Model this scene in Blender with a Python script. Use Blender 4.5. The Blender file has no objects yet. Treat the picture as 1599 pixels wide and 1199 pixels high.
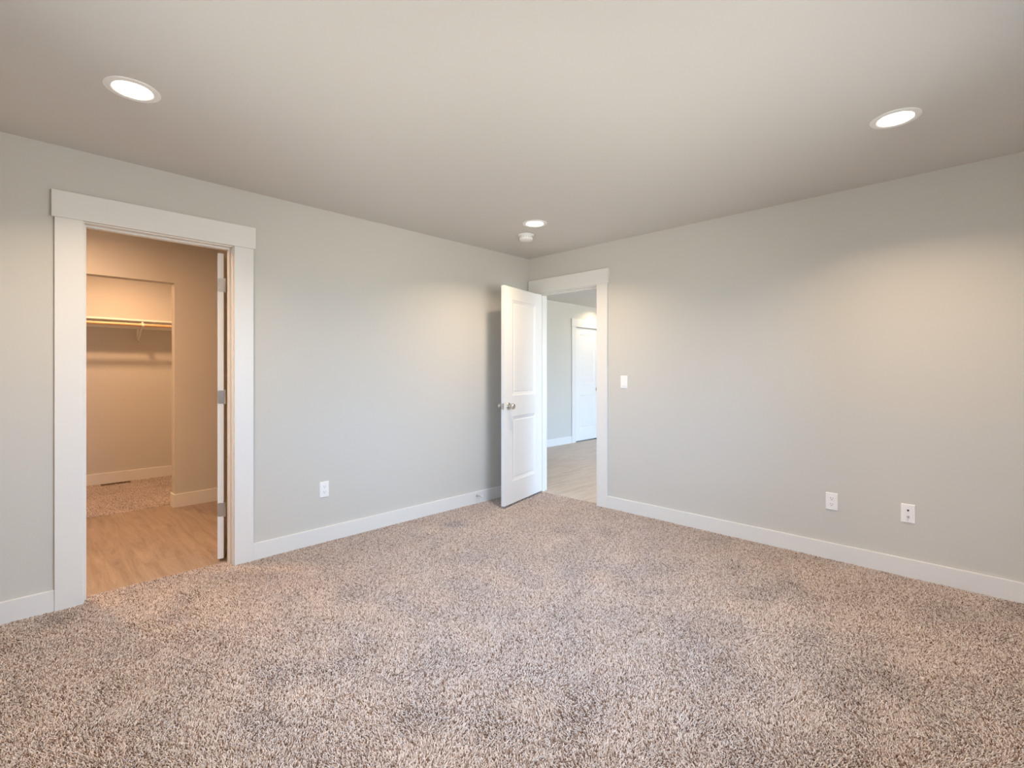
import bpy, bmesh, math, random
import numpy as np
from mathutils import Vector, Matrix

C = bpy.context.scene.collection
PI = math.pi

# ------------------------------------------------------------------ camera
H_CEIL = 2.44
cam_d = bpy.data.cameras.new('camera')
cam = bpy.data.objects.new('camera', cam_d); C.objects.link(cam)
YAW = math.radians(44.5)
cam.location = (3.508, -3.827, 1.25)
cam.rotation_euler = (PI / 2, 0, YAW)
cam_d.sensor_fit = 'HORIZONTAL'
cam_d.sensor_width = 36.0
cam_d.lens = 763.0 / 1599.0 * 36.0
cam_d.shift_x = 0.0
cam_d.shift_y = -(599.5 - 580.0) / 1599.0
cam_d.clip_start = 0.02
bpy.context.scene.camera = cam

# ------------------------------------------------------------------ exposure, sky, daylight
S = bpy.context.scene
S.view_settings.view_transform = 'Standard'
S.view_settings.look = 'None'
S.view_settings.gamma = 1.0
S.view_settings.use_curve_mapping = False
S.view_settings.exposure = 0.20
S.cycles.max_bounces = 14
S.cycles.diffuse_bounces = 8
S.cycles.sample_clamp_indirect = 6.0

SKY = (0.44, 0.67, 1.0); SKY_GROUND = (0.58, 0.57, 0.545); SKY_STRENGTH = 16.0
CAN_W = 13.5; CAN_COL = (1.0, 0.74, 0.50)
BATH_W = 32.0; CLOSET_W = 17.0; WARM_COL = (1.0, 0.565, 0.305)
HALL_CAN_W = 4.5

w = bpy.data.worlds.new('sky'); S.world = w; w.use_nodes = True
nt = w.node_tree; nt.nodes.clear()
tc = nt.nodes.new('ShaderNodeTexCoord'); sp = nt.nodes.new('ShaderNodeSeparateXYZ')
rp = nt.nodes.new('ShaderNodeValToRGB'); bg = nt.nodes.new('ShaderNodeBackground'); wo = nt.nodes.new('ShaderNodeOutputWorld')
mr = nt.nodes.new('ShaderNodeMapRange'); mr.inputs[1].default_value = -1; mr.inputs[2].default_value = 1
nt.links.new(tc.outputs['Generated'], sp.inputs[0]); nt.links.new(sp.outputs[2], mr.inputs[0]); nt.links.new(mr.outputs[0], rp.inputs[0])
rp.color_ramp.elements[0].position = 0.485; rp.color_ramp.elements[0].color = (*SKY_GROUND, 1)
rp.color_ramp.elements[1].position = 0.515; rp.color_ramp.elements[1].color = (*SKY, 1)
nt.links.new(rp.outputs[0], bg.inputs[0]); bg.inputs[1].default_value = SKY_STRENGTH; nt.links.new(bg.outputs[0], wo.inputs[0])

# the window openings (east and south walls of the bedroom, east wall of the hall): used again when they are built
WIN1 = dict(y0=-2.90, y1=-1.20, z0=0.70, z1=2.08)
ADDED_WIN = dict(x0=1.30, x1=2.45, z0=0.70, z1=2.08)  # added south opening, out of view, for bluer daylight on the back wall
WIN2 = dict(y0=1.2, y1=5.3, z0=0.15, z1=2.16)


def portal(name, loc, rot, sx, sy):
    d = bpy.data.lights.new(name, 'AREA'); d.shape = 'RECTANGLE'; d.size = sx; d.size_y = sy
    d.cycles.is_portal = True
    o = bpy.data.objects.new(name, d); C.objects.link(o); o.location = loc; o.rotation_euler = rot
    return o


portal('window_portal', (4.17, (WIN1['y0'] + WIN1['y1']) / 2, (WIN1['z0'] + WIN1['z1']) / 2), (PI / 2, 0, PI / 2), WIN1['y1'] - WIN1['y0'], WIN1['z1'] - WIN1['z0'])
portal('added_window_portal', ((ADDED_WIN['x0'] + ADDED_WIN['x1']) / 2, -4.47, (ADDED_WIN['z0'] + ADDED_WIN['z1']) / 2), (PI / 2, 0, 0), ADDED_WIN['x1'] - ADDED_WIN['x0'], ADDED_WIN['z1'] - ADDED_WIN['z0'])
portal('hall_window_portal', (4.17, (WIN2['y0'] + WIN2['y1']) / 2, (WIN2['z0'] + WIN2['z1']) / 2), (PI / 2, 0, PI / 2), WIN2['y1'] - WIN2['y0'], WIN2['z1'] - WIN2['z0'])

# ------------------------------------------------------------------ materials


def mat(name, col, rough=0.6, metal=0.0, spec=None, bump=None, emit=None):
    m = bpy.data.materials.new(name); m.use_nodes = True
    n = m.node_tree.nodes; b = n['Principled BSDF']
    b.inputs['Base Color'].default_value = (*col, 1); b.inputs['Roughness'].default_value = rough; b.inputs['Metallic'].default_value = metal
    if spec is not None: b.inputs['Specular IOR Level'].default_value = spec
    if bump:
        t = n.new('ShaderNodeTexCoord'); no = n.new('ShaderNodeTexNoise'); bp = n.new('ShaderNodeBump')
        no.inputs['Scale'].default_value = bump[0]; no.inputs['Detail'].default_value = 3
        bp.inputs['Strength'].default_value = bump[1]; bp.inputs['Distance'].default_value = bump[2]
        m.node_tree.links.new(t.outputs['Object'], no.inputs['Vector']); m.node_tree.links.new(no.outputs['Fac'], bp.inputs['Height'])
        m.node_tree.links.new(bp.outputs['Normal'], b.inputs['Normal'])
    if emit:
        b.inputs['Emission Color'].default_value = (*emit[0], 1); b.inputs['Emission Strength'].default_value = emit[1]
    return m


M = {}
M['wall'] = mat('wall_paint', (0.590, 0.578, 0.540), 0.75, spec=0.25, bump=(190, 0.25, 0.0012))
M['ceiling'] = mat('ceiling_paint', (0.63, 0.615, 0.59), 0.85, spec=0.2, bump=(160, 0.25, 0.0015))
M['trim'] = mat('trim_paint', (0.75, 0.745, 0.725), 0.38, spec=0.45)
M['door'] = mat('door_paint', (0.79, 0.79, 0.78), 0.38, spec=0.45)
M['plastic'] = mat('white_plastic', (0.86, 0.86, 0.86), 0.35)
M['nickel'] = mat('satin_nickel', (0.62, 0.59, 0.54), 0.3, 1.0)
M['steel'] = mat('bright_steel', (0.55, 0.55, 0.55), 0.35, 1.0)
M['dark'] = mat('dark_recess', (0.025, 0.025, 0.028), 0.6)
M['rubber'] = mat('white_rubber', (0.75, 0.75, 0.74), 0.6)
M['melamine'] = mat('shelf_white', (0.82, 0.81, 0.78), 0.4)
M['bracket'] = mat('bracket_white', (0.80, 0.79, 0.76), 0.4)
M['lens'] = mat('lamp_lens', (0.9, 0.9, 0.88), 0.5, emit=((1.0, 0.86, 0.70), 6.0))
M['subfloor'] = mat('subfloor', (0.35, 0.30, 0.24), 0.9)
M['register'] = mat('brown_steel', (0.10, 0.06, 0.035), 0.5)
M['outside'] = mat('window_vinyl', (0.85, 0.85, 0.85), 0.4)


def rod_wood():
    m = mat('rod_wood', (0.72, 0.47, 0.26), 0.45)
    n = m.node_tree.nodes; L = m.node_tree.links
    t = n.new('ShaderNodeTexCoord'); mp = n.new('ShaderNodeMapping'); mp.inputs['Scale'].default_value = (60, 4, 60)
    no = n.new('ShaderNodeTexNoise'); no.inputs['Scale'].default_value = 1.0; no.inputs['Detail'].default_value = 4
    r = n.new('ShaderNodeValToRGB')
    r.color_ramp.elements[0].color = (0.62, 0.38, 0.19, 1); r.color_ramp.elements[1].color = (0.80, 0.55, 0.32, 1)
    r.color_ramp.elements[0].position = 0.3; r.color_ramp.elements[1].position = 0.7
    L.new(t.outputs['Object'], mp.inputs[0]); L.new(mp.outputs[0], no.inputs['Vector']); L.new(no.outputs['Fac'], r.inputs[0]); L.new(r.outputs[0], n['Principled BSDF'].inputs['Base Color'])
    return m


M['rod'] = rod_wood()


def glass_mat():
    m = bpy.data.materials.new('window_glass'); m.use_nodes = True
    n = m.node_tree.nodes; n.clear(); L = m.node_tree.links
    tr = n.new('ShaderNodeBsdfTransparent'); gl = n.new('ShaderNodeBsdfGlossy'); mx = n.new('ShaderNodeMixShader'); fr = n.new('ShaderNodeFresnel'); o = n.new('ShaderNodeOutputMaterial')
    tr.inputs[0].default_value = (0.96, 0.98, 0.97, 1); gl.inputs['Roughness'].default_value = 0.02; fr.inputs[0].default_value = 1.45
    L.new(fr.outputs[0], mx.inputs[0]); L.new(tr.outputs[0], mx.inputs[1]); L.new(gl.outputs[0], mx.inputs[2]); L.new(mx.outputs[0], o.inputs[0])
    return m


M['glass'] = glass_mat()


def plank_mat(name, along, c_dark, c_mid, c_light):
    """vinyl oak planks; along = 'X' or 'Y' is the way the boards run"""
    m = mat(name, c_mid, 0.42, spec=0.4)
    n = m.node_tree.nodes; L = m.node_tree.links; B = n['Principled BSDF']
    t = n.new('ShaderNodeTexCoord'); mp = n.new('ShaderNodeMapping')
    if along == 'Y': mp.inputs['Rotation'].default_value = (0, 0, PI / 2)
    L.new(t.outputs['Object'], mp.inputs[0])
    br = n.new('ShaderNodeTexBrick'); br.inputs['Scale'].default_value = 1.0
    br.inputs['Brick Width'].default_value = 1.22; br.inputs['Row Height'].default_value = 0.18; br.inputs['Mortar Size'].default_value = 0.0004
    br.inputs['Color1'].default_value = (0.0, 0, 0, 1); br.inputs['Color2'].default_value = (1, 1, 1, 1); br.inputs['Mortar'].default_value = (0.5, 0.5, 0.5, 1)
    br.offset = 0.37; br.inputs['Bias'].default_value = 0.0
    L.new(mp.outputs[0], br.inputs['Vector'])
    # grain: noise stretched along the board, shifted per board
    ml = n.new('ShaderNodeVectorMath'); ml.operation = 'MULTIPLY'; ml.inputs[1].default_value = (1.1, 11.0, 1)
    ad = n.new('ShaderNodeVectorMath'); ad.operation = 'MULTIPLY_ADD'; ad.inputs[1].default_value = (7.3, 5.1, 9.7)
    L.new(mp.outputs[0], ml.inputs[0]); L.new(br.outputs['Color'], ad.inputs[0]); L.new(ml.outputs[0], ad.inputs[2])
    n1 = n.new('ShaderNodeTexNoise'); n1.inputs['Scale'].default_value = 1.3; n1.inputs['Detail'].default_value = 3; n1.inputs['Distortion'].default_value = 1.2
    L.new(ad.outputs[0], n1.inputs['Vector'])
    # cathedral rings: a sine of the low noise
    mu = n.new('ShaderNodeMath'); mu.operation = 'MULTIPLY'; mu.inputs[1].default_value = 60.0; L.new(n1.outputs['Fac'], mu.inputs[0])
    si = n.new('ShaderNodeMath'); si.operation = 'SINE'; L.new(mu.outputs[0], si.inputs[0])
    ml2 = n.new('ShaderNodeVectorMath'); ml2.operation = 'MULTIPLY'; ml2.inputs[1].default_value = (6, 140.0, 1); L.new(mp.outputs[0], ml2.inputs[0])
    n2 = n.new('ShaderNodeTexNoise'); n2.inputs['Scale'].default_value = 1.0; n2.inputs['Detail'].default_value = 4; L.new(ml2.outputs[0], n2.inputs['Vector'])
    s1 = n.new('ShaderNodeMath'); s1.operation = 'MULTIPLY_ADD'; s1.inputs[1].default_value = 0.07; L.new(si.outputs[0], s1.inputs[0]); L.new(n1.outputs['Fac'], s1.inputs[2])
    s2 = n.new('ShaderNodeMath'); s2.operation = 'MULTIPLY_ADD'; s2.inputs[1].default_value = 0.36; L.new(n2.outputs['Fac'], s2.inputs[0]); L.new(s1.outputs[0], s2.inputs[2])
    s3 = n.new('ShaderNodeMath'); s3.operation = 'MULTIPLY_ADD'; s3.inputs[1].default_value = 0.05; L.new(br.outputs['Color'], s3.inputs[0]); L.new(s2.outputs[0], s3.inputs[2])
    r = n.new('ShaderNodeValToRGB'); e = r.color_ramp.elements
    e[0].position = 0.40; e[0].color = (*c_dark, 1); e[1].position = 1.0; e[1].color = (*c_light, 1)
    k = e.new(0.68); k.color = (*c_mid, 1)
    L.new(s3.outputs[0], r.inputs[0])
    mx = n.new('ShaderNodeMix'); mx.data_type = 'RGBA'; mx.inputs[7].default_value = (*c_dark, 1)
    L.new(br.outputs['Fac'], mx.inputs[0]); L.new(r.outputs[0], mx.inputs[6]); L.new(mx.outputs[2], B.inputs['Base Color'])
    bp = n.new('ShaderNodeBump'); bp.inputs['Strength'].default_value = 0.15; bp.inputs['Distance'].default_value = 0.001
    L.new(s2.outputs[0], bp.inputs['Height']); L.new(bp.outputs['Normal'], B.inputs['Normal'])
    return m


M['plank_bath'] = plank_mat('plank_bathroom', 'X', (0.235, 0.175, 0.130), (0.315, 0.245, 0.19), (0.39, 0.31, 0.245))
M['plank_hall'] = plank_mat('plank_hall', 'Y', (0.38, 0.325, 0.275), (0.49, 0.425, 0.365), (0.58, 0.51, 0.445))


def carpet_mat():
    m = mat('carpet_yarn', (0.5, 0.4, 0.33), 1.0, spec=0.05)
    n = m.node_tree.nodes; L = m.node_tree.links
    a = n.new('ShaderNodeAttribute'); a.attribute_name = 'yarn'
    r = n.new('ShaderNodeValToRGB'); r.color_ramp.interpolation = 'LINEAR'; e = r.color_ramp.elements
    e[0].position = 0.0; e[0].color = (0.16, 0.105, 0.080, 1)
    e[1].position = 1.0; e[1].color = (0.82, 0.745, 0.71, 1)
    for p, c in ((0.14, (0.27, 0.18, 0.133)), (0.34, (0.47, 0.375, 0.32)), (0.58, (0.655, 0.57, 0.52)), (0.82, (0.77, 0.69, 0.645))):
        k = e.new(p); k.color = (*c, 1)
    L.new(a.outputs['Fac'], r.inputs[0]); L.new(r.outputs[0], n['Principled BSDF'].inputs['Base Color'])
    return m


M['carpet'] = carpet_mat()

# ------------------------------------------------------------------ mesh helpers


class MB:
    """collects shapes into one mesh"""
    def __init__(s): s.v = []; s.f = []

    def add(s, vs, fs):
        k = len(s.v); s.v += [tuple(p) for p in vs]; s.f += [tuple(i + k for i in f) for f in fs]; return s

    def box(s, x0, x1, y0, y1, z0, z1):
        return s.add([(x0, y0, z0), (x1, y0, z0), (x1, y1, z0), (x0, y1, z0), (x0, y0, z1), (x1, y0, z1), (x1, y1, z1), (x0, y1, z1)],
                     [(0, 3, 2, 1), (4, 5, 6, 7), (0, 1, 5, 4), (1, 2, 6, 5), (2, 3, 7, 6), (3, 0, 4, 7)])

    def lathe(s, prof, n=32, M4=None, cap0=True, cap1=True):
        """prof = [(radius, height)] about Z"""
        vs = []; fs = []
        for r, z in prof:
            for i in range(n):
                a = 2 * PI * i / n; vs.append(Vector((r * math.cos(a), r * math.sin(a), z)))
        for j in range(len(prof) - 1):
            for i in range(n):
                i2 = (i + 1) % n; fs.append((j * n + i, j * n + i2, (j + 1) * n + i2, (j + 1) * n + i))
        if cap0: fs.append(tuple(range(n - 1, -1, -1)))
        if cap1: fs.append(tuple(range((len(prof) - 1) * n, len(prof) * n)))
        if M4 is not None: vs = [M4 @ p for p in vs]
        return s.add(vs, fs)

    def tube(s, pts, r, n=12):
        """round bar through points"""
        rings = []; pts = [Vector(p) for p in pts]
        for i, p in enumerate(pts):
            d = (pts[min(i + 1, len(pts) - 1)] - pts[max(i - 1, 0)]).normalized()
            up = Vector((0, 0, 1)) if abs(d.z) < .95 else Vector((1, 0, 0))
            a = d.cross(up).normalized(); b = a.cross(d)
            rings.append([p + (a * math.cos(2 * PI * k / n) + b * math.sin(2 * PI * k / n)) * r for k in range(n)])
        vs = [q for R in rings for q in R]; fs = []
        for j in range(len(pts) - 1):
            for k in range(n):
                k2 = (k + 1) % n; fs.append((j * n + k, j * n + k2, (j + 1) * n + k2, (j + 1) * n + k))
        fs.append(tuple(range(n - 1, -1, -1))); fs.append(tuple(range((len(pts) - 1) * n, len(pts) * n)))
        return s.add(vs, fs)

    def prism(s, poly, h0, h1, M4=None):
        """poly (x, y) extruded along z"""
        n = len(poly); vs = [Vector((x, y, h0)) for x, y in poly] + [Vector((x, y, h1)) for x, y in poly]
        fs = [tuple(range(n - 1, -1, -1)), tuple(range(n, 2 * n))] + [(i, (i + 1) % n, n + (i + 1) % n, n + i) for i in range(n)]
        if M4 is not None: vs = [M4 @ p for p in vs]
        return s.add(vs, fs)

    def build(s, name, m, parent=None, bevel=0.0, seg=2, smooth=False):
        me = bpy.data.meshes.new(name); me.from_pydata(s.v, [], s.f)
        bm = bmesh.new(); bm.from_mesh(me); bmesh.ops.recalc_face_normals(bm, faces=bm.faces)
        if bevel:
            bmesh.ops.remove_doubles(bm, verts=bm.verts, dist=1e-5)
            es = [e for e in bm.edges if e.is_manifold and e.calc_face_angle(0) > 0.6]
            bmesh.ops.bevel(bm, geom=es, offset=bevel, segments=seg, affect='EDGES', profile=0.5, clamp_overlap=True)
        bm.to_mesh(me); bm.free()
        me.materials.append(m)
        if smooth:
            for p in me.polygons: p.use_smooth = True
            me.set_sharp_from_angle(angle=math.radians(35))
        o = bpy.data.objects.new(name, me); C.objects.link(o)
        if parent is not None: o.parent = parent
        return o


def tag(o, label=None, cat=None, group=None, kind=None):
    if label: o['label'] = label
    if cat: o['category'] = cat
    if group: o['group'] = group
    if kind: o['kind'] = kind
    return o


def empty(name, loc=(0, 0, 0), rot=(0, 0, 0)):
    o = bpy.data.objects.new(name, None); C.objects.link(o); o.location = loc; o.rotation_euler = rot; o.empty_display_size = 0.05
    return o


def copy_tree(o, parent=None):
    c = o.copy(); C.objects.link(c)
    if parent is not None: c.parent = parent
    for ch in list(o.children): copy_tree(ch, c)
    return c


def struct(o, label, cat): return tag(o, label, cat, kind='structure')


def rrect(w, h, r, n=5):
    pts = []
    for cx, cy, a0 in ((w / 2 - r, h / 2 - r, 0), (-w / 2 + r, h / 2 - r, 90), (-w / 2 + r, -h / 2 + r, 180), (w / 2 - r, -h / 2 + r, 270)):
        for i in range(n + 1):
            a = math.radians(a0 + 90 * i / n); pts.append((cx + r * math.cos(a), cy + r * math.sin(a)))
    return pts


# ------------------------------------------------------------------ room shell
T = 0.115                                   # wall thickness
X_E = 4.08; Y_S = -4.38                     # east and south faces of the bedroom
X_B = -1.885                                # bathroom side of the wall with the closet opening
X_C = -3.57                                 # closet back wall
D1 = dict(a=-3.562, b=-2.838, top=2.055)    # bathroom doorway in the left wall (Y range)
D2 = dict(a=0.142, b=0.866, top=2.055)      # hall doorway in the back wall (X range)
D3 = dict(a=3.152, b=3.876, top=2.040)      # far door in the hall (Y range)
ZF = -0.03                                  # top of the subfloor, under every covering

# left wall: X -T..0
m = MB(); m.box(-T, 0, Y_S - T, D1['a'] - .018, ZF, H_CEIL); m.box(-T, 0, D1['b'] + .018, 0, ZF, H_CEIL); m.box(-T, 0, D1['a'] - .018, D1['b'] + .018, D1['top'] + .018, H_CEIL)
struct(m.build('wall_left', M['wall']), 'greige painted wall on the left with the bathroom doorway', 'wall')
m = MB(); m.box(X_B, D2['a'] - .018, 0, T, ZF, H_CEIL); m.box(D2['b'] + .018, X_E + T, 0, T, ZF, H_CEIL); m.box(D2['a'] - .018, D2['b'] + .018, 0, T, D2['top'] + .018, H_CEIL)
struct(m.build('wall_back', M['wall']), 'greige painted wall on the right with the open doorway to the hall', 'wall')
m = MB(); y0, y1, z0, z1 = WIN1['y0'], WIN1['y1'], WIN1['z0'], WIN1['z1']
m.box(X_E, X_E + T, Y_S, y0, ZF, H_CEIL); m.box(X_E, X_E + T, y1, 0, ZF, H_CEIL); m.box(X_E, X_E + T, y0, y1, ZF, z0); m.box(X_E, X_E + T, y0, y1, z1, H_CEIL)
struct(m.build('wall_right', M['wall']), 'greige painted wall holding the bedroom window', 'wall')
m = MB(); x0, x1, z0, z1 = ADDED_WIN['x0'], ADDED_WIN['x1'], ADDED_WIN['z0'], ADDED_WIN['z1']
m.box(0, x0, Y_S - T, Y_S, ZF, H_CEIL); m.box(x1, X_E + T, Y_S - T, Y_S, ZF, H_CEIL); m.box(x0, x1, Y_S - T, Y_S, ZF, z0); m.box(x0, x1, Y_S - T, Y_S, z1, H_CEIL)
struct(m.build('wall_front', M['wall']), 'greige painted wall with an added window opposite the hall doorway', 'wall')
struct(MB().box(-3.7, X_E + .2, -4.7, 6.8, H_CEIL, H_CEIL + .12).build('ceiling', M['ceiling']), 'smooth pale greige ceiling', 'ceiling')
struct(MB().box(-3.7, X_E + .2, -4.7, 6.8, -.15, ZF).build('floor', M['subfloor']), 'floor under carpet and planks', 'floor')

# bathroom and closet
Y_BN = -1.35; CY0 = -4.35; CY1 = -2.35
m = MB(); m.box(X_B - T, X_B, Y_S - T, -4.10, ZF, H_CEIL); m.box(X_B - T, X_B, -2.791, Y_BN, ZF, H_CEIL); m.box(X_B - T, X_B, -4.10, -2.791, 2.068, H_CEIL)
struct(m.build('wall_bathroom', M['wall']), 'bathroom wall with a plain opening into the closet', 'wall')
struct(MB().box(X_B - T, -T, Y_BN, Y_BN + T, ZF, H_CEIL).build('wall_bathroom_end', M['wall']), 'end wall of the bathroom hidden behind its door', 'wall')
struct(MB().box(X_B - T, -T, Y_S - T - .02, Y_S, ZF, H_CEIL).build('wall_bathroom_front', M['wall']), 'bathroom wall out of sight to the left', 'wall')
struct(MB().box(X_C - T, X_C, CY0 - T, CY1 + T, ZF, H_CEIL).build('wall_closet', M['wall']), 'closet back wall behind the shelf and rod', 'wall')
m = MB(); m.box(X_C, X_B - T, CY0 - T, CY0, ZF, H_CEIL)
struct(m.build('wall_closet_left', M['wall']), 'closet side wall left of the opening', 'wall')
struct(MB().box(X_C, X_B - T, CY1, CY1 + T, ZF, H_CEIL).build('wall_closet_right', M['wall']), 'closet side wall right of the opening', 'wall')

# hall
X_H = -1.77; Y_HN = 6.6
m = MB(); m.box(X_H - T, X_H, T, D3['a'] - .018, ZF, H_CEIL); m.box(X_H - T, X_H, D3['b'] + .018, Y_HN, ZF, H_CEIL); m.box(X_H - T, X_H, D3['a'] - .018, D3['b'] + .018, D3['top'] + .018, H_CEIL)
struct(m.build('wall_hall', M['wall']), 'pale hall wall with a closed white door', 'wall')
struct(MB().box(X_H - T, X_E + T, Y_HN, Y_HN + T, ZF, H_CEIL).build('wall_hall_end', M['wall']), 'hall end wall out of sight', 'wall')
m = MB(); y0, y1, z0, z1 = WIN2['y0'], WIN2['y1'], WIN2['z0'], WIN2['z1']
m.box(X_E, X_E + T, T, y0, ZF, H_CEIL); m.box(X_E, X_E + T, y1, Y_HN, ZF, H_CEIL); m.box(X_E, X_E + T, y0, y1, ZF, z0); m.box(X_E, X_E + T, y0, y1, z1, H_CEIL)
struct(m.build('wall_hall_right', M['wall']), 'hall wall with a wide window facing the closed door', 'wall')
struct(MB().box(X_H - T - .1, X_H - T, 2.8, 4.2, ZF, H_CEIL).build('hall_door_light_block', M['wall']), 'unseen slab behind the closed hall door keeping out stray sky light', 'wall')  # unseen slab flush behind the door, stops sky light leaking under it

# hard floors
struct(MB().box(X_H, X_E, .035, Y_HN, ZF, -.006).build('floor_hall', M['plank_hall']), 'pale oak plank floor in the hall', 'floor')
struct(MB().box(X_B - T - .02, -.095, Y_S, Y_BN, ZF, -.006).build('floor_bathroom', M['plank_bath']), 'warm oak plank floor in the bathroom', 'floor')

# ------------------------------------------------------------------ windows (behind the camera)


def window(name, horiz, a0, a1, z0, z1, face, depth, label, mullions):
    """horiz 'Y': opening in a wall facing X; 'X': in a wall facing Y"""
    def bx(m, p0, p1, q0, q1, r0, r1):
        return m.box(q0, q1, p0, p1, r0, r1) if horiz == 'Y' else m.box(p0, p1, q0, q1, r0, r1)
    root = empty(name, (0, 0, 0)); struct(root, label, 'window')
    sg = 1 if depth > 0 else -1          # which way the wall lies behind its room face
    f = MB(); q0, q1 = sorted((face + sg * .045, face + sg * .10)); fw = .045
    bx(f, a0, a0 + fw, q0, q1, z0, z1); bx(f, a1 - fw, a1, q0, q1, z0, z1); bx(f, a0 + fw, a1 - fw, q0, q1, z0, z0 + fw); bx(f, a0 + fw, a1 - fw, q0, q1, z1 - fw, z1)
    for k in range(1, mullions):
        c = a0 + (a1 - a0) * k / mullions; bx(f, c - .03, c + .03, q0, q1, z0 + fw, z1 - fw)
    f.build('window_frame', M['outside'], root)
    bx(MB(), a0 + fw, a1 - fw, *sorted((face + sg * .07, face + sg * .075)), z0 + fw, z1 - fw).build('pane', M['glass'], root)
    s = MB(); bx(s, a0 - .03, a1 + .03, *sorted((face - sg * .03, face + sg * .045)), z0 - .02, z0 + .002)
    s.build('window_sill', M['trim'], root, bevel=.003)
    return root


window('window_1', 'Y', WIN1['y0'], WIN1['y1'], WIN1['z0'], WIN1['z1'], X_E, T, 'white vinyl bedroom window letting in daylight', 2)
window('window_2', 'Y', WIN2['y0'], WIN2['y1'], WIN2['z0'], WIN2['z1'], X_E, T, 'wide white window lighting the hall', 3)

window('added_window_3', 'X', ADDED_WIN['x0'], ADDED_WIN['x1'], ADDED_WIN['z0'], ADDED_WIN['z1'], Y_S, -T, 'unseen white vinyl window added to put blue daylight on the right-hand wall', 2)  # added window, sized and placed for its blue light on the back wall

# ------------------------------------------------------------------ doorway trims
CW = 0.114


def doorway_trim(name, label, D, axis, face, sgn, back, left_w=CW, right_w=CW, stop_at=None, over=.012, dep_back=True):
    """flat craftsman casing round a doorway. axis: wall direction ('X'/'Y'); face: wall face the casing sits on; sgn: way the casing sticks out; back: other wall face"""
    def bx(m, p0, p1, q0, q1, r0, r1):
        q0, q1 = min(q0, q1), max(q0, q1)
        return m.box(p0, p1, q0, q1, r0, r1) if axis == 'X' else m.box(q0, q1, p0, p1, r0, r1)
    root = empty(name); struct(root, label, 'door casing')
    a, b, top = D['a'], D['b'], D['top']; rv = .006
    for p0, p1 in ((a - rv - left_w, a - rv), (b + rv, b + rv + right_w)):
        bx(MB(), p0, p1, face, face + sgn * .018, -.012, top + rv).build('side_casing', M['trim'], root, bevel=.0015)
    bx(MB(), a - rv - left_w - over, b + rv + right_w + over, face, face + sgn * .025, top + rv, top + rv + .140).build('head_casing', M['trim'], root, bevel=.0015)
    j = MB()
    bx(j, a - .018, a, face, back, -.012, top); bx(j, b, b + .018, face, back, -.012, top); bx(j, a - .018, b + .018, face, back, top, top + .018)
    j.build('jamb', M['trim'], root)
    if stop_at:
        s0, s1 = stop_at; st = MB()
        bx(st, a, a + .011, s0, s1, -.012, top - .011); bx(st, b - .011, b, s0, s1, -.012, top - .011); bx(st, a, b, s0, s1, top - .011, top)
        st.build('door_stop_strip', M['trim'], root, bevel=.002)
    if dep_back:   # plain casing on the far side too
        for p0, p1 in ((a - rv - left_w, a - rv), (b + rv, b + rv + CW)):
            bx(MB(), p0, p1, back, back - sgn * .018, -.006, top + rv).build('rear_casing', M['trim'], root, bevel=.0015)
        bx(MB(), a - rv - left_w, b + rv + CW, back, back - sgn * .025, top + rv, top + rv + .140).build('rear_head_casing', M['trim'], root, bevel=.0015)
    return root


doorway_trim('trim_1', 'wide white casing around the warm-lit bathroom doorway', D1, 'Y', 0.0, 1, -T, stop_at=(-.078, -.043))
doorway_trim('trim_2', 'white casing around the hall doorway in the far corner', D2, 'X', 0.0, -1, T, left_w=.110, stop_at=(.038, .075))
doorway_trim('trim_3', 'white casing around the closed door seen down the hall', D3, 'Y', X_H, 1, X_H - T, dep_back=False)

# ------------------------------------------------------------------ baseboards


def baseboard(name, label, boxes):
    m = MB()
    for b in boxes: m.box(*b)
    return struct(m.build(name, M['trim'], bevel=.003), label, 'baseboard')


BT = .014; BH = .108
baseboard('baseboard_left', 'white baseboard along the left wall', [(0, BT, Y_S, D1['a'] - .006 - CW, -.02, BH), (0, BT, D1['b'] + .006 + CW, -.025, -.02, BH)])
baseboard('baseboard_back', 'white baseboard along the right-hand wall', [(D2['b'] + .006 + CW, X_E, -BT, 0, -.02, BH)])
baseboard('baseboard_right', 'white baseboard under the bedroom window', [(X_E - BT, X_E, Y_S, -BT, -.02, BH)])
baseboard('baseboard_front', 'white baseboard along the near wall', [(BT, X_E - BT, Y_S, Y_S + BT, -.02, BH)])
BH2 = .116
baseboard('baseboard_closet', 'white baseboard along the closet back wall', [(X_C, X_C + BT, CY0, CY1, -.02, BH2)])
m = MB(); yb = -2.791
m.add([(X_B, Y_BN, -.02), (X_B, yb, -.02), (X_B - T, yb, -.02), (X_B - T, yb - BT, -.02), (X_B + BT, yb - BT, -.02), (X_B + BT, Y_BN, -.02),
       (X_B, Y_BN, BH2), (X_B, yb, BH2), (X_B - T, yb, BH2), (X_B - T, yb - BT, BH2), (X_B + BT, yb - BT, BH2), (X_B + BT, Y_BN, BH2)],
      [(0, 1, 4, 5), (1, 2, 3, 4), (6, 7, 10, 11), (7, 8, 9, 10), (0, 1, 7, 6), (1, 2, 8, 7), (2, 3, 9, 8), (3, 4, 10, 9), (4, 5, 11, 10), (5, 0, 6, 11)])
struct(m.build('baseboard_bathroom', M['trim'], bevel=.003), 'white baseboard wrapping the end of the bathroom wall', 'baseboard')
baseboard('baseboard_hall', 'white baseboard along the hall wall', [(X_H, X_H + BT, T, D3['a'] - .006 - CW, -.02, .118), (X_H, X_H + BT, D3['b'] + .006 + CW, Y_HN, -.02, .118)])

# ------------------------------------------------------------------ panelled doors
SLAB_W = 0.716; SLAB_H = 2.02; SLAB_T = 0.035


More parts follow.
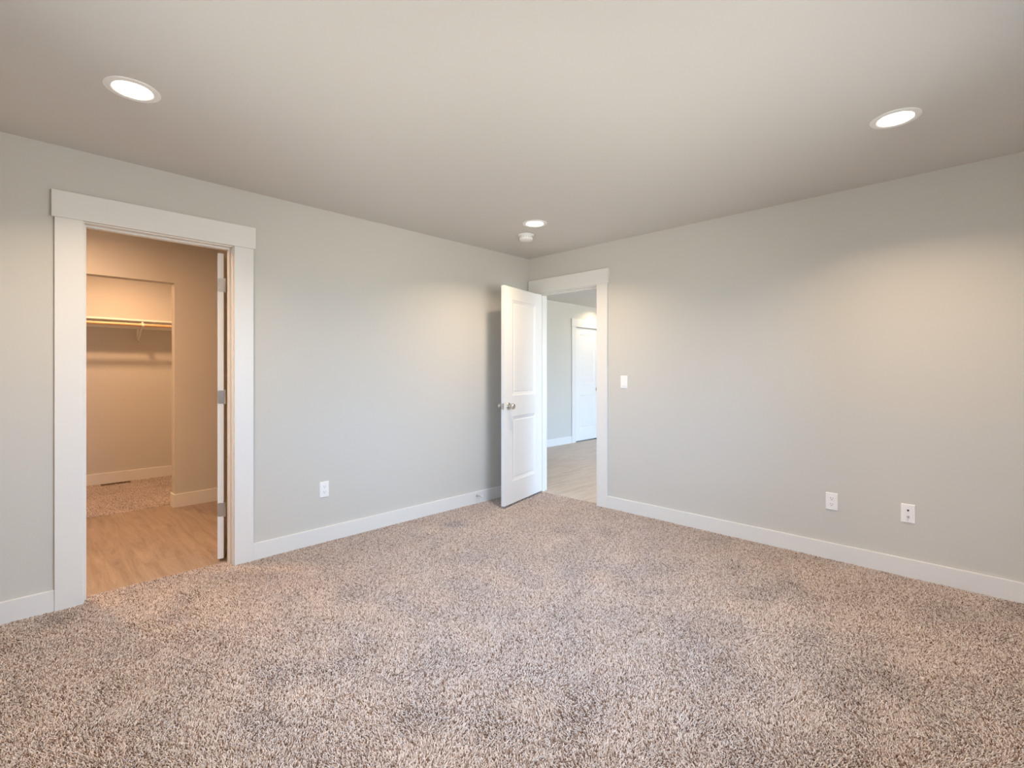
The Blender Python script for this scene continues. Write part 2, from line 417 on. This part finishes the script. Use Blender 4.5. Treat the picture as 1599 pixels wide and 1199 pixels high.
def slab_mesh(m):
    """two-panel moulded door: x 0..w from the hinge side, y 0..t, z 0..h"""
    w_, h_, t_ = SLAB_W, SLAB_H, SLAB_T
    xs = [0, .137, w_ - .137, w_]; zs = [0, .205, .815, 1.008, 1.905, h_]
    prof = [(0, 0), (.005, .003), (.030, .0085), (.036, .0085), (.041, .0055)]
    for side in (0, 1):
        def P(x, z, d): return (x, d if side == 0 else t_ - d, z)
        for i in range(3):
            for k in range(5):
                xa, xb, za, zb = xs[i], xs[i + 1], zs[k], zs[k + 1]
                if i == 1 and k in (1, 3):
                    rings = [[P(xa + o, za + o, d), P(xb - o, za + o, d), P(xb - o, zb - o, d), P(xa + o, zb - o, d)] for o, d in prof]
                    for A, B in zip(rings, rings[1:]):
                        m.add(A + B, [(0, 1, 5, 4), (1, 2, 6, 5), (2, 3, 7, 6), (3, 0, 4, 7)])
                    m.add(rings[-1], [(0, 1, 2, 3)])
                else:
                    m.add([P(xa, za, 0), P(xb, za, 0), P(xb, zb, 0), P(xa, zb, 0)], [(0, 1, 2, 3)])
    for k in range(5):
        for x in (0, w_): m.add([(x, 0, zs[k]), (x, t_, zs[k]), (x, t_, zs[k + 1]), (x, 0, zs[k + 1])], [(0, 1, 2, 3)])
    for i in range(3):
        for z in (0, h_): m.add([(xs[i], 0, z), (xs[i + 1], 0, z), (xs[i + 1], t_, z), (xs[i], t_, z)], [(0, 1, 2, 3)])


def door_slab(name, label):
    m = MB(); slab_mesh(m)
    me = bpy.data.meshes.new(name); me.from_pydata(m.v, [], m.f)
    bm = bmesh.new(); bm.from_mesh(me); bmesh.ops.remove_doubles(bm, verts=bm.verts, dist=1e-5); bmesh.ops.recalc_face_normals(bm, faces=bm.faces); bm.to_mesh(me); bm.free()
    me.materials.append(M['door'])
    o = bpy.data.objects.new(name, me); C.objects.link(o)
    return struct(o, label, 'door')


KNOB = [(.0, 0), (.033, 0), (.033, .004), (.030, .009), (.014, .011), (.0115, .018), (.0115, .030), (.018, .036), (.025, .043), (.0275, .050), (.0275, .056), (.024, .063), (.015, .0665), (.0, .067)]


def add_knobs(o):
    for sgn, y in ((-1, 0.0), (1, SLAB_T)):
        R = Matrix.Translation((SLAB_W - .066, y, .912)) @ Matrix.Rotation(PI / 2 * (1 if sgn < 0 else -1), 4, 'X')
        tag(MB().lathe(KNOB, 28, R, False, False).build('door_knob', M['nickel'], o, smooth=True), 'satin nickel round knob')
    R = Matrix.Translation((SLAB_W, SLAB_T / 2, .912)) @ Matrix.Rotation(PI / 2, 4, 'Y')
    lp = MB().prism(rrect(.057, .025, .004), 0, .0015, R).build('latch_plate', M['nickel'], o)
    MB().prism([(-.008, -.006), (.008, -.006), (.008, .006), (-.008, .006)], .0015, .011, R).build('latch_bolt', M['nickel'], lp, bevel=.001)


def add_hinge(o, z, pin, leaf_in=True):
    """butt hinge: a leaf let into the slab's hinge edge (x = 0) and the barrel on the pin"""
    R = Matrix.Translation((0, SLAB_T / 2 + .001, z)) @ Matrix.Rotation(-PI / 2, 4, 'Y')
    # local prism axes: x -> z of door, y -> y of door, z -> -x
    h = MB(); h.prism(rrect(.089, .031, .008), 0, .0022, R)
    h.box(-.002, 0.0, min(pin[1], SLAB_T / 2), max(pin[1], SLAB_T / 2), z - .0435, z + .0435)
    hg = h.build('hinge', M['steel'], o)
    b = MB()
    for k in range(5):
        b.lathe([(.0065, -.0085), (.0065, .0085)], 14, Matrix.Translation((pin[0], pin[1], z - .0356 + k * .0178)))
    b.lathe([(.0045, -.048), (.0045, .048)], 12, Matrix.Translation((pin[0], pin[1], z)))
    b.build('hinge_barrel', M['steel'], hg, smooth=True)
    for dz, dy in ((-.028, -.006), (.028, -.006), (0, -.008)):
        MB().lathe([(.0038, 0), (.003, .0012)], 10, Matrix.Translation((-.0022, SLAB_T / 2 + dy * (1 if pin[1] < SLAB_T / 2 else -1) * -1, z + dz)) @ Matrix.Rotation(-PI / 2, 4, 'Y')).build('hinge_screw', M['steel'], hg)


# door into the hall, open about 77 degrees into the bedroom, hinged at the corner side
door2 = door_slab('door_2', 'white two-panel door standing open into the room in the far corner')
ang = math.radians(-77.4)
# closed slab runs +X from the pin; the pin stands just in front of the wall face
pin = Vector((.140, -.008, 0))
# slab local frame: x along the leaf, y from the room side (0) to the hall side (t)
door2.matrix_world = Matrix.Translation(pin) @ Matrix.Rotation(ang, 4, 'Z') @ Matrix.Translation((.003, .008, .018))
add_knobs(door2)
for z in (.318, 1.063, 1.803): add_hinge(door2, z, (-.003, -.008))

# bathroom door, swung open into the bathroom: only its hinge edge shows
door1 = door_slab('door_1', 'white door opened into the bathroom, seen edge-on with three steel hinges')
# closed it runs -Y from the pin on the bathroom side of the jamb; it stands open 112 degrees
door1.matrix_world = Matrix.Translation((-.121, -2.850, 0)) @ Matrix.Rotation(math.radians(-90 - 112), 4, 'Z') @ Matrix.Translation((.003, .008, .012))
add_knobs(door1)
for z in (.324, 1.069, 1.809): add_hinge(door1, z, (-.003, -.008))

# closed door in the hall
door3 = door_slab('door_3', 'closed white two-panel door at the end of the hall wall')
door3.matrix_world = Matrix.Translation((X_H - .004, D3['a'] + .004, .012)) @ Matrix.Rotation(PI / 2, 4, 'Z')
add_knobs(door3)
for z in (.324, 1.069, 1.809):
    MB().lathe([(.0080, -.0445), (.0080, .0445)], 14, Matrix.Translation((-.003, -.0060, z))).build('hinge', M['nickel'], door3, smooth=True)

# ------------------------------------------------------------------ recessed lights


def downlight_parts(root):
    ring = [(.0985, 0), (.0985, -.0012), (.0975, -.0030), (.090, -.0044), (.0765, -.0050), (.0735, -.0046), (.0728, -.0030), (.0700, -.0026)]
    MB().lathe(ring, 56, None, False, False).build('trim_ring', M['plastic'], root, smooth=True)
    MB().lathe([(.0702, -.0024), (.060, -.0030), (.03, -.0036), (.0, -.0038)], 56, None, False, False).build('lens', M['lens'], root, smooth=True)


def lamp(root, watts, col, spread=None):
    d = bpy.data.lights.new('lamp_light', 'AREA'); d.shape = 'DISK'; d.size = .12; d.energy = watts; d.color = col
    if spread: d.spread = spread
    o = bpy.data.objects.new('lamp_light', d); C.objects.link(o); o.parent = root; o.location = (0, 0, -.0065)


can = empty('recessed_light', (.918, -3.478, H_CEIL)); downlight_parts(can)
cans = [can]
for x, y in ((3.183, -.924), (.884, -.895), (3.183, -3.48), (-1.47, 3.62), (.9, 3.62), (.9, 1.7)):
    c = copy_tree(can); c.location = (x, y, H_CEIL); cans.append(c)
for c, l in zip(cans, ('round recessed ceiling light above the bathroom doorway',
                       'round recessed ceiling light near the plain right-hand wall',
                       'small-looking recessed ceiling light beside the smoke detector',
                       'round recessed ceiling light overhead by the bedroom window',
                       'recessed light in the hall ceiling above the closed door',
                       'unseen recessed light added to warm the middle of the hall',
                       'unseen recessed light added to warm the hall just past the doorway')):
    tag(c, l, 'ceiling light', 'recessed ceiling lights')
for c in cans[:4]: lamp(c, CAN_W, CAN_COL, math.radians(136))
lamp(cans[4], HALL_CAN_W, CAN_COL, math.radians(150))
for c in cans[5:]: lamp(c, 14.0, CAN_COL, math.radians(150))  # two unseen hall lamps, added to warm the bluish daylight there


def flush_lamp(loc, label, watts, col):
    root = empty('flush_ceiling_light', loc); tag(root, label, 'ceiling light')
    MB().lathe([(.09, 0), (.09, -.012), (.082, -.016)], 40, None, False, True).build('base', M['plastic'], root, smooth=True)
    MB().lathe([(.080, -.0162), (.070, -.030), (.04, -.040), (0, -.043)], 40, None, False, False).build('lens', M['lens'], root, smooth=True)
    d = bpy.data.lights.new('lamp_light', 'AREA'); d.shape = 'DISK'; d.size = .10; d.energy = watts; d.color = col
    o = bpy.data.objects.new('lamp_light', d); C.objects.link(o); o.parent = root; o.location = (0, 0, -.046)


flush_lamp((-2.80, -3.07, H_CEIL), 'flush ceiling light inside the closet', CLOSET_W, WARM_COL)
flush_lamp((-.95, -3.75, H_CEIL), 'flush ceiling light in the bathroom', BATH_W, WARM_COL)

# ------------------------------------------------------------------ smoke detector
sd = empty('smoke_detector', (.607, -.70, H_CEIL)); tag(sd, 'round white smoke detector on the ceiling near the corner', 'smoke detector')
MB().lathe([(.070, 0), (.070, -.006), (.066, -.011), (.050, -.011)], 44, None, True, True).build('base', M['plastic'], sd, smooth=True)
MB().lathe([(.054, -.011), (.054, -.015), (.057, -.018), (.061, -.034), (.060, -.040), (.053, -.047), (.030, -.050), (0, -.0505)], 44, None, True, False).build('body', M['plastic'], sd, smooth=True)
m = MB()
for k in range(16):
    a = 2 * PI * k / 16; R = Matrix.Rotation(a, 4, 'Z') @ Matrix.Translation((.0575, 0, -.023))
    m.prism([(-.001, -.007), (.0022, -.007), (.0022, .007), (-.001, .007)], -.002, .002, R)
m.build('sensor_vents', mat('vent_grey', (.55, .55, .54), .6), sd)
MB().lathe([(.012, -.050), (.012, -.0525), (.010, -.0535)], 24, Matrix.Translation((.014, 0, 0)), False, True).build('test_button', M['rubber'], sd, smooth=True)

# ------------------------------------------------------------------ wall plates: local frame x right, z up, y into the wall (front at -y)


def plate(root, w_=.070, h_=.1143, name='cover_plate'):
    m = MB(); a = rrect(w_, h_, .004); b = [(x * (w_ - .007) / w_, z * (h_ - .007) / h_) for x, z in a]
    n = len(a)
    m.add([(x, 0, z) for x, z in a] + [(x, -.0025, z) for x, z in a] + [(x, -.0062, z) for x, z in b],
          [(i, (i + 1) % n, n + (i + 1) % n, n + i) for i in range(n)] + [(n + i, n + (i + 1) % n, 2 * n + (i + 1) % n, 2 * n + i) for i in range(n)] + [tuple(range(2 * n, 3 * n))])
    return m.build(name, M['plastic'], root, smooth=False)


def yprism(poly, y0, y1, name, m, parent):
    """poly (x, z) extruded from y0 to y1 (negative is out of the wall)"""
    R = Matrix(((1, 0, 0, 0), (0, 0, 1, 0), (0, 1, 0, 0), (0, 0, 0, 1)))
    return MB().prism(poly, y0, y1, R).build(name, m, parent)


def outlet():
    root = empty('wall_outlet'); plate(root)
    for cz in (.0195, -.0195):
        circ = []
        for i in range(32):
            a = 2 * PI * i / 32; circ.append((.0172 * math.cos(a), max(-.0143, min(.0143, .0172 * math.sin(a))) + cz))
        rc = yprism(circ, -.0082, -.006, 'receptacle', M['plastic'], root)
        for sx, sh in ((-.0064, .0080), (.0064, .0066)):
            yprism([(sx - .0012, cz + .0045 - sh / 2), (sx + .0012, cz + .0045 - sh / 2), (sx + .0012, cz + .0045 + sh / 2), (sx - .0012, cz + .0045 + sh / 2)], -.0084, -.008, 'blade_slot', M['dark'], rc)
        g = [(.0026 * math.cos(2 * PI * i / 14), .0026 * math.sin(2 * PI * i / 14) + cz - .0068) for i in range(14)]
        yprism(g, -.0084, -.008, 'ground_hole', M['dark'], rc)
    yprism([(.003 * math.cos(2 * PI * i / 14), .003 * math.sin(2 * PI * i / 14)) for i in range(14)], -.0073, -.006, 'screw', M['plastic'], root)
    return root


o1 = outlet(); o1.location = (0, -2.230, .383); o1.rotation_euler = (0, 0, PI / 2)
tag(o1, 'white duplex outlet low on the left wall between the doorways', 'outlet', 'duplex outlets')
o2 = copy_tree(o1); o2.location = (2.744, 0, .383); o2.rotation_euler = (0, 0, 0)
tag(o2, 'white duplex outlet low on the right wall beside the cable jack plate', 'outlet', 'duplex outlets')

cx_ = empty('cable_jack_plate', (3.142, 0, .383)); tag(cx_, 'white wall plate with a black jack above a cable connector', 'wall jack'); plate(cx_)
pj = yprism(rrect(.0170, .0170, .002), -.0078, -.006, 'data_jack', M['plastic'], cx_)
pj.location = (0, 0, .0195)
yprism([(-.0055, .0055), (.0055, .0055), (.0055, -.001), (.0022, -.0058), (-.0022, -.0058), (-.0055, -.001)], -.0081, -.0074, 'jack_opening', M['dark'], pj)
R = Matrix.Translation((0, -.006, -.0195)) @ Matrix.Rotation(PI / 2, 4, 'X')
cn = MB(); cn.lathe([(.0075, 0), (.0075, .003)], 6, R); cn.lathe([(.0047, .003), (.0047, .0125), (.0038, .013), (.0038, .010)], 18, R, False, True)
tag(cn.build('coax_connector', M['steel'], cx_), 'threaded metal connector')
for z in (.042, -.042): MB().lathe([(.003, 0), (.0022, .0013)], 12, Matrix.Translation((0, -.006, z)) @ Matrix.Rotation(PI / 2, 4, 'X')).build('screw', M['plastic'], cx_)

sw = empty('light_switch', (1.155, 0, 1.155)); tag(sw, 'white rocker light switch beside the hall doorway', 'light switch'); plate(sw)
yprism(rrect(.0365, .0700, .002), -.0068, -.006, 'switch_bezel', M['plastic'], sw)
r = MB()
r.add([(-.0165, -.0066, -.0330), (.0165, -.0066, -.0330), (.0165, -.0066, .0330), (-.0165, -.0066, .0330),
       (-.0160, -.0118, -.0322), (.0160, -.0118, -.0322), (.0160, -.0085, 0), (-.0160, -.0085, 0), (.0160, -.0074, .0322), (-.0160, -.0074, .0322)],
      [(4, 5, 6, 7), (7, 6, 8, 9), (0, 1, 5, 4), (3, 9, 8, 2), (1, 2, 8, 6, 5), (0, 4, 7, 9, 3), (0, 3, 2, 1)])
r.build('rocker', M['plastic'], sw)

# ------------------------------------------------------------------ door stop on the baseboard
ds = empty('door_stop', (BT, -.748, .073)); tag(ds, 'small metal door stop screwed to the baseboard behind the open door', 'door stop')
RX = Matrix.Rotation(PI / 2, 4, 'Y')
MB().lathe([(.012, 0), (.012, .003), (.008, .008), (.0055, .012)], 20, RX, True, False).build('base', M['steel'], ds, smooth=True)
MB().lathe([(.0050, .010), (.0042, .030), (.0042, .066)], 16, RX, True, True).build('rod', M['steel'], ds, smooth=True)
MB().lathe([(.0075, .064), (.0085, .066), (.0085, .078), (.0065, .081)], 18, RX, True, True).build('rubber_tip', M['rubber'], ds, smooth=True)

# ------------------------------------------------------------------ closet shelf, rod, bracket, floor register
SHX = -3.272; SHZ = 1.812
sh = empty('closet_shelf', (X_C, (CY0 + CY1) / 2, SHZ)); tag(sh, 'long white shelf across the closet back wall', 'shelf')
hl = (CY1 - CY0) / 2
MB().box(0, SHX - X_C, -hl, hl, 0, .019).build('shelf_board', M['melamine'], sh, bevel=.001)
MB().box(0, .018, -hl, hl, -.070, 0).build('rear_cleat', M['melamine'], sh)
for s_ in (-1, 1):
    MB().box(.018, .262, min(s_ * hl, s_ * (hl - .018)), max(s_ * hl, s_ * (hl - .018)), -.088, 0).build('side_cleat', M['melamine'], sh)
RODX = -3.262; RODZ = 1.768
rd = empty('closet_rod', (RODX, (CY0 + CY1) / 2, RODZ)); tag(rd, 'round natural wood clothes rod under the closet shelf', 'clothes rod')
MB().lathe([(.0165, -hl + .004), (.0165, hl - .004)], 24, Matrix.Rotation(PI / 2, 4, 'X')).build('rod', M['rod'], rd, smooth=True)
for s_ in (-1, 1):
    MB().lathe([(.028, 0), (.028, .012), (.022, .014)], 24, Matrix.Translation((0, s_ * hl, 0)) @ Matrix.Rotation(PI / 2 * s_, 4, 'X')).build('end_socket', M['plastic'], rd, smooth=True)
BY = -2.824
bk = empty('shelf_bracket', (X_C, BY, SHZ)); tag(bk, 'white metal bracket holding the closet shelf and rod', 'bracket')
wd = .011
MB().box(.019, .285, -wd, wd, -.005, -.0005).build('top_arm', M['bracket'], bk)
m = MB(); m.box(0, .003, -wd, wd, -.222, -.0705); m.box(.002, .0215, -wd, wd, -.0735, -.0705); m.box(.0185, .0215, -wd, wd, -.0705, -.004)
m.build('wall_plate', M['bracket'], bk)
# diagonal strut, a U channel from the foot of the wall plate up to the rod
p0 = Vector((.004, 0, -.205)); p1 = Vector((RODX - X_C - .012, 0, -.050)); dv = (p1 - p0).normalized(); nv = Vector((-dv.z, 0, dv.x))
m = MB()
for y0, y1, d0, d1 in ((-wd, wd, -.0015, .0015), (-wd, -wd + .002, -.0015, .009), (wd - .002, wd, -.0015, .009)):
    q = [p0 + nv * d0, p1 + nv * d0, p1 + nv * d1, p0 + nv * d1]
    m.add([(v.x, y0, v.z) for v in q] + [(v.x, y1, v.z) for v in q], [(0, 1, 2, 3), (4, 5, 6, 7), (0, 1, 5, 4), (1, 2, 6, 5), (2, 3, 7, 6), (3, 0, 4, 7)])
m.build('strut', M['bracket'], bk)
m = MB(); cxr, czr = RODX - X_C, RODZ - SHZ     # hook curled under the rod
arc = [(cxr + .0185 * math.cos(math.radians(a)), czr + .0185 * math.sin(math.radians(a))) for a in range(170, 400, 15)]
arc2 = [(cxr + .0225 * math.cos(math.radians(a)), czr + .0225 * math.sin(math.radians(a))) for a in range(170, 400, 15)]
for i in range(len(arc) - 1):
    q = [arc[i], arc[i + 1], arc2[i + 1], arc2[i]]
    m.add([(x, -wd, z) for x, z in q] + [(x, wd, z) for x, z in q], [(0, 1, 2, 3), (4, 5, 6, 7), (0, 1, 5, 4), (2, 3, 7, 6), (1, 2, 6, 5), (3, 0, 4, 7)])
m.box(cxr - .0225, cxr - .0185, -wd, wd, czr, -.002)
m.build('rod_hook', M['bracket'], bk)
MB().lathe([(.005, 0), (.004, .002)], 12, Matrix.Translation((.003, 0, -.215)) @ RX).build('screw', M['dark'], bk)

VX0, VX1, VY0, VY1 = -3.535, -3.435, -3.165, -2.900
rg = empty('floor_register', ((VX0 + VX1) / 2, (VY0 + VY1) / 2, -.016)); tag(rg, 'dark brown slotted floor vent at the closet back wall', 'floor vent')
hx, hy = (VX1 - VX0) / 2, (VY1 - VY0) / 2
m = MB(); m.box(-hx, hx, -hy, -hy + .012, 0, .014); m.box(-hx, hx, hy - .012, hy, 0, .014); m.box(-hx, -hx + .012, -hy, hy, 0, .014); m.box(hx - .012, hx, -hy, hy, 0, .014); m.box(-hx, hx, -.004, .004, 0, .013)
m.build('grille_frame', M['register'], rg)
m = MB()
for k in range(1, 22):
    y = -hy + .012 + (2 * hy - .024) * k / 22; m.box(-hx + .012, hx - .012, y - .0022, y + .0022, .003, .012)
m.build('louvers', M['register'], rg)
MB().box(-hx, hx, -hy, hy, -.012, .001).build('duct_boot', M['dark'], rg)

# ------------------------------------------------------------------ carpet: twisted yarn tufts over a woven backing


def smooth_field(rng, x, y, scale, oct_=4):
    """cheap band-limited field: a few random plane waves"""
    out = np.zeros_like(x)
    for k in range(oct_ * 5):
        f = 2 * np.pi / scale * rng.uniform(.6, 2.2); a = rng.uniform(0, 2 * np.pi)
        out += np.sin(f * (np.cos(a) * x + np.sin(a) * y) + rng.uniform(0, 6.28)) / (oct_ * 5) ** .5
    return out


def carpet(name, label, x0, x1, y0, y1, holes, pitch, seed):
    rng = np.random.default_rng(seed)
    nx = int((x1 - x0) / pitch); ny = int((y1 - y0) / pitch)
    gx, gy = np.meshgrid(np.arange(nx) + .5, np.arange(ny) + .5)
    gx = gx + .5 * (np.arange(ny)[:, None] % 2 - .5)
    x = (x0 + gx * (x1 - x0) / nx).ravel(); y = (y0 + gy * (y1 - y0) / ny).ravel(); n = x.size
    x = x + rng.uniform(-.45, .45, n) * pitch; y = y + rng.uniform(-.45, .45, n) * pitch
    keep = np.ones(n, bool)
    for a0, a1, b0, b1 in holes: keep &= ~((x > a0) & (x < a1) & (y > b0) & (y < b1))
    keep &= (x > x0) & (x < x1) & (y > y0) & (y < y1)
    x = x[keep]; y = y[keep]; n = x.size
    h = rng.uniform(.0050, .0082, n) + .0008 * smooth_field(rng, x, y, .5)
    nap = np.stack([smooth_field(rng, x, y, .55), smooth_field(rng, x, y, .55)], 1)
    lean = .0026 * nap + rng.normal(0, .0042, (n, 2))
    # at the borders the yarn stays on its own side
    r0 = rng.uniform(.0020, .0027, n); r1 = r0 * rng.uniform(.6, .9, n)
    ph = rng.uniform(0, 6.28, n)
    zb = -.0075
    V = np.empty((n, 6, 3), np.float32)
    for k in range(3):
        a = ph + k * 2.0944; b = a + .6
        V[:, k, 0] = x + r0 * np.cos(a); V[:, k, 1] = y + r0 * np.sin(a); V[:, k, 2] = zb
        V[:, 3 + k, 0] = x + lean[:, 0] + r1 * np.cos(b); V[:, 3 + k, 1] = y + lean[:, 1] + r1 * np.sin(b); V[:, 3 + k, 2] = zb + h + .35 * r1 * np.cos(b - ph)
    V[:, :, 0] = np.clip(V[:, :, 0], x0, x1); V[:, :, 1] = np.clip(V[:, :, 1], y0, y1)
    quad = np.array([[0, 1, 4, 3], [1, 2, 5, 4], [2, 0, 3, 5]]); tri = np.array([[3, 4, 5]])
    base = (np.arange(n) * 6)[:, None]
    q = (base[:, :, None] + quad[None]).reshape(n, 12); t = base + tri.ravel()[None]
    loops = np.concatenate([q, t], 1).astype(np.int32)                          # 15 loops per tuft
    tot = np.tile(np.array([4, 4, 4, 3], np.int32), n)
    # backing quad at the end
    vb = np.array([[x0, y0, zb], [x1, y0, zb], [x1, y1, zb], [x0, y1, zb]], np.float32)
    verts = np.concatenate([V.reshape(-1, 3), vb]); L = np.concatenate([loops.ravel(), np.arange(4, dtype=np.int32) + n * 6])
    tot = np.concatenate([tot, np.array([4], np.int32)]); start = np.concatenate([[0], np.cumsum(tot)[:-1]]).astype(np.int32)
    me = bpy.data.meshes.new(name)
    me.vertices.add(len(verts)); me.vertices.foreach_set('co', verts.ravel())
    me.loops.add(len(L)); me.loops.foreach_set('vertex_index', L)
    me.polygons.add(len(tot)); me.polygons.foreach_set('loop_start', start)
    at = me.attributes.new('yarn', 'FLOAT', 'POINT')
    # heather yarn: neighbouring tufts share a ply colour now and then
    c = np.clip(rng.beta(1.5, 1.15, n) + .10 * smooth_field(rng, x, y, .03), 0, 1)
    at.data.foreach_set('value', np.concatenate([np.repeat(c, 6), np.zeros(4)]).astype(np.float32))
    me.update(calc_edges=True)
    me.materials.append(M['carpet'])
    o = bpy.data.objects.new(name, me); C.objects.link(o)
    return tag(o, label, 'carpet', kind='stuff')


PITCH = .0052
cased = [(-.2, 0.0, Y_S - 1, D1['a']), (-.2, 0.0, D1['b'], 1), (-1, D2['a'], 0, 1), (D2['b'], 9, 0, 1)]
carpet('carpet', 'speckled beige and brown plush carpet covering the bedroom floor', -.095, X_E, Y_S, .038, cased + [(-.2, 0, -.0, .2)], PITCH, 3)
carpet('carpet', 'speckled plush carpet on the closet floor beyond the bathroom planks', X_C, -2.015, CY0, CY1, [(VX0, VX1, VY0, VY1), (X_B - T - .02, X_B + .1, -2.795, 0), (X_B - T - .02, X_B + .1, -9, -4.10)], PITCH, 8)
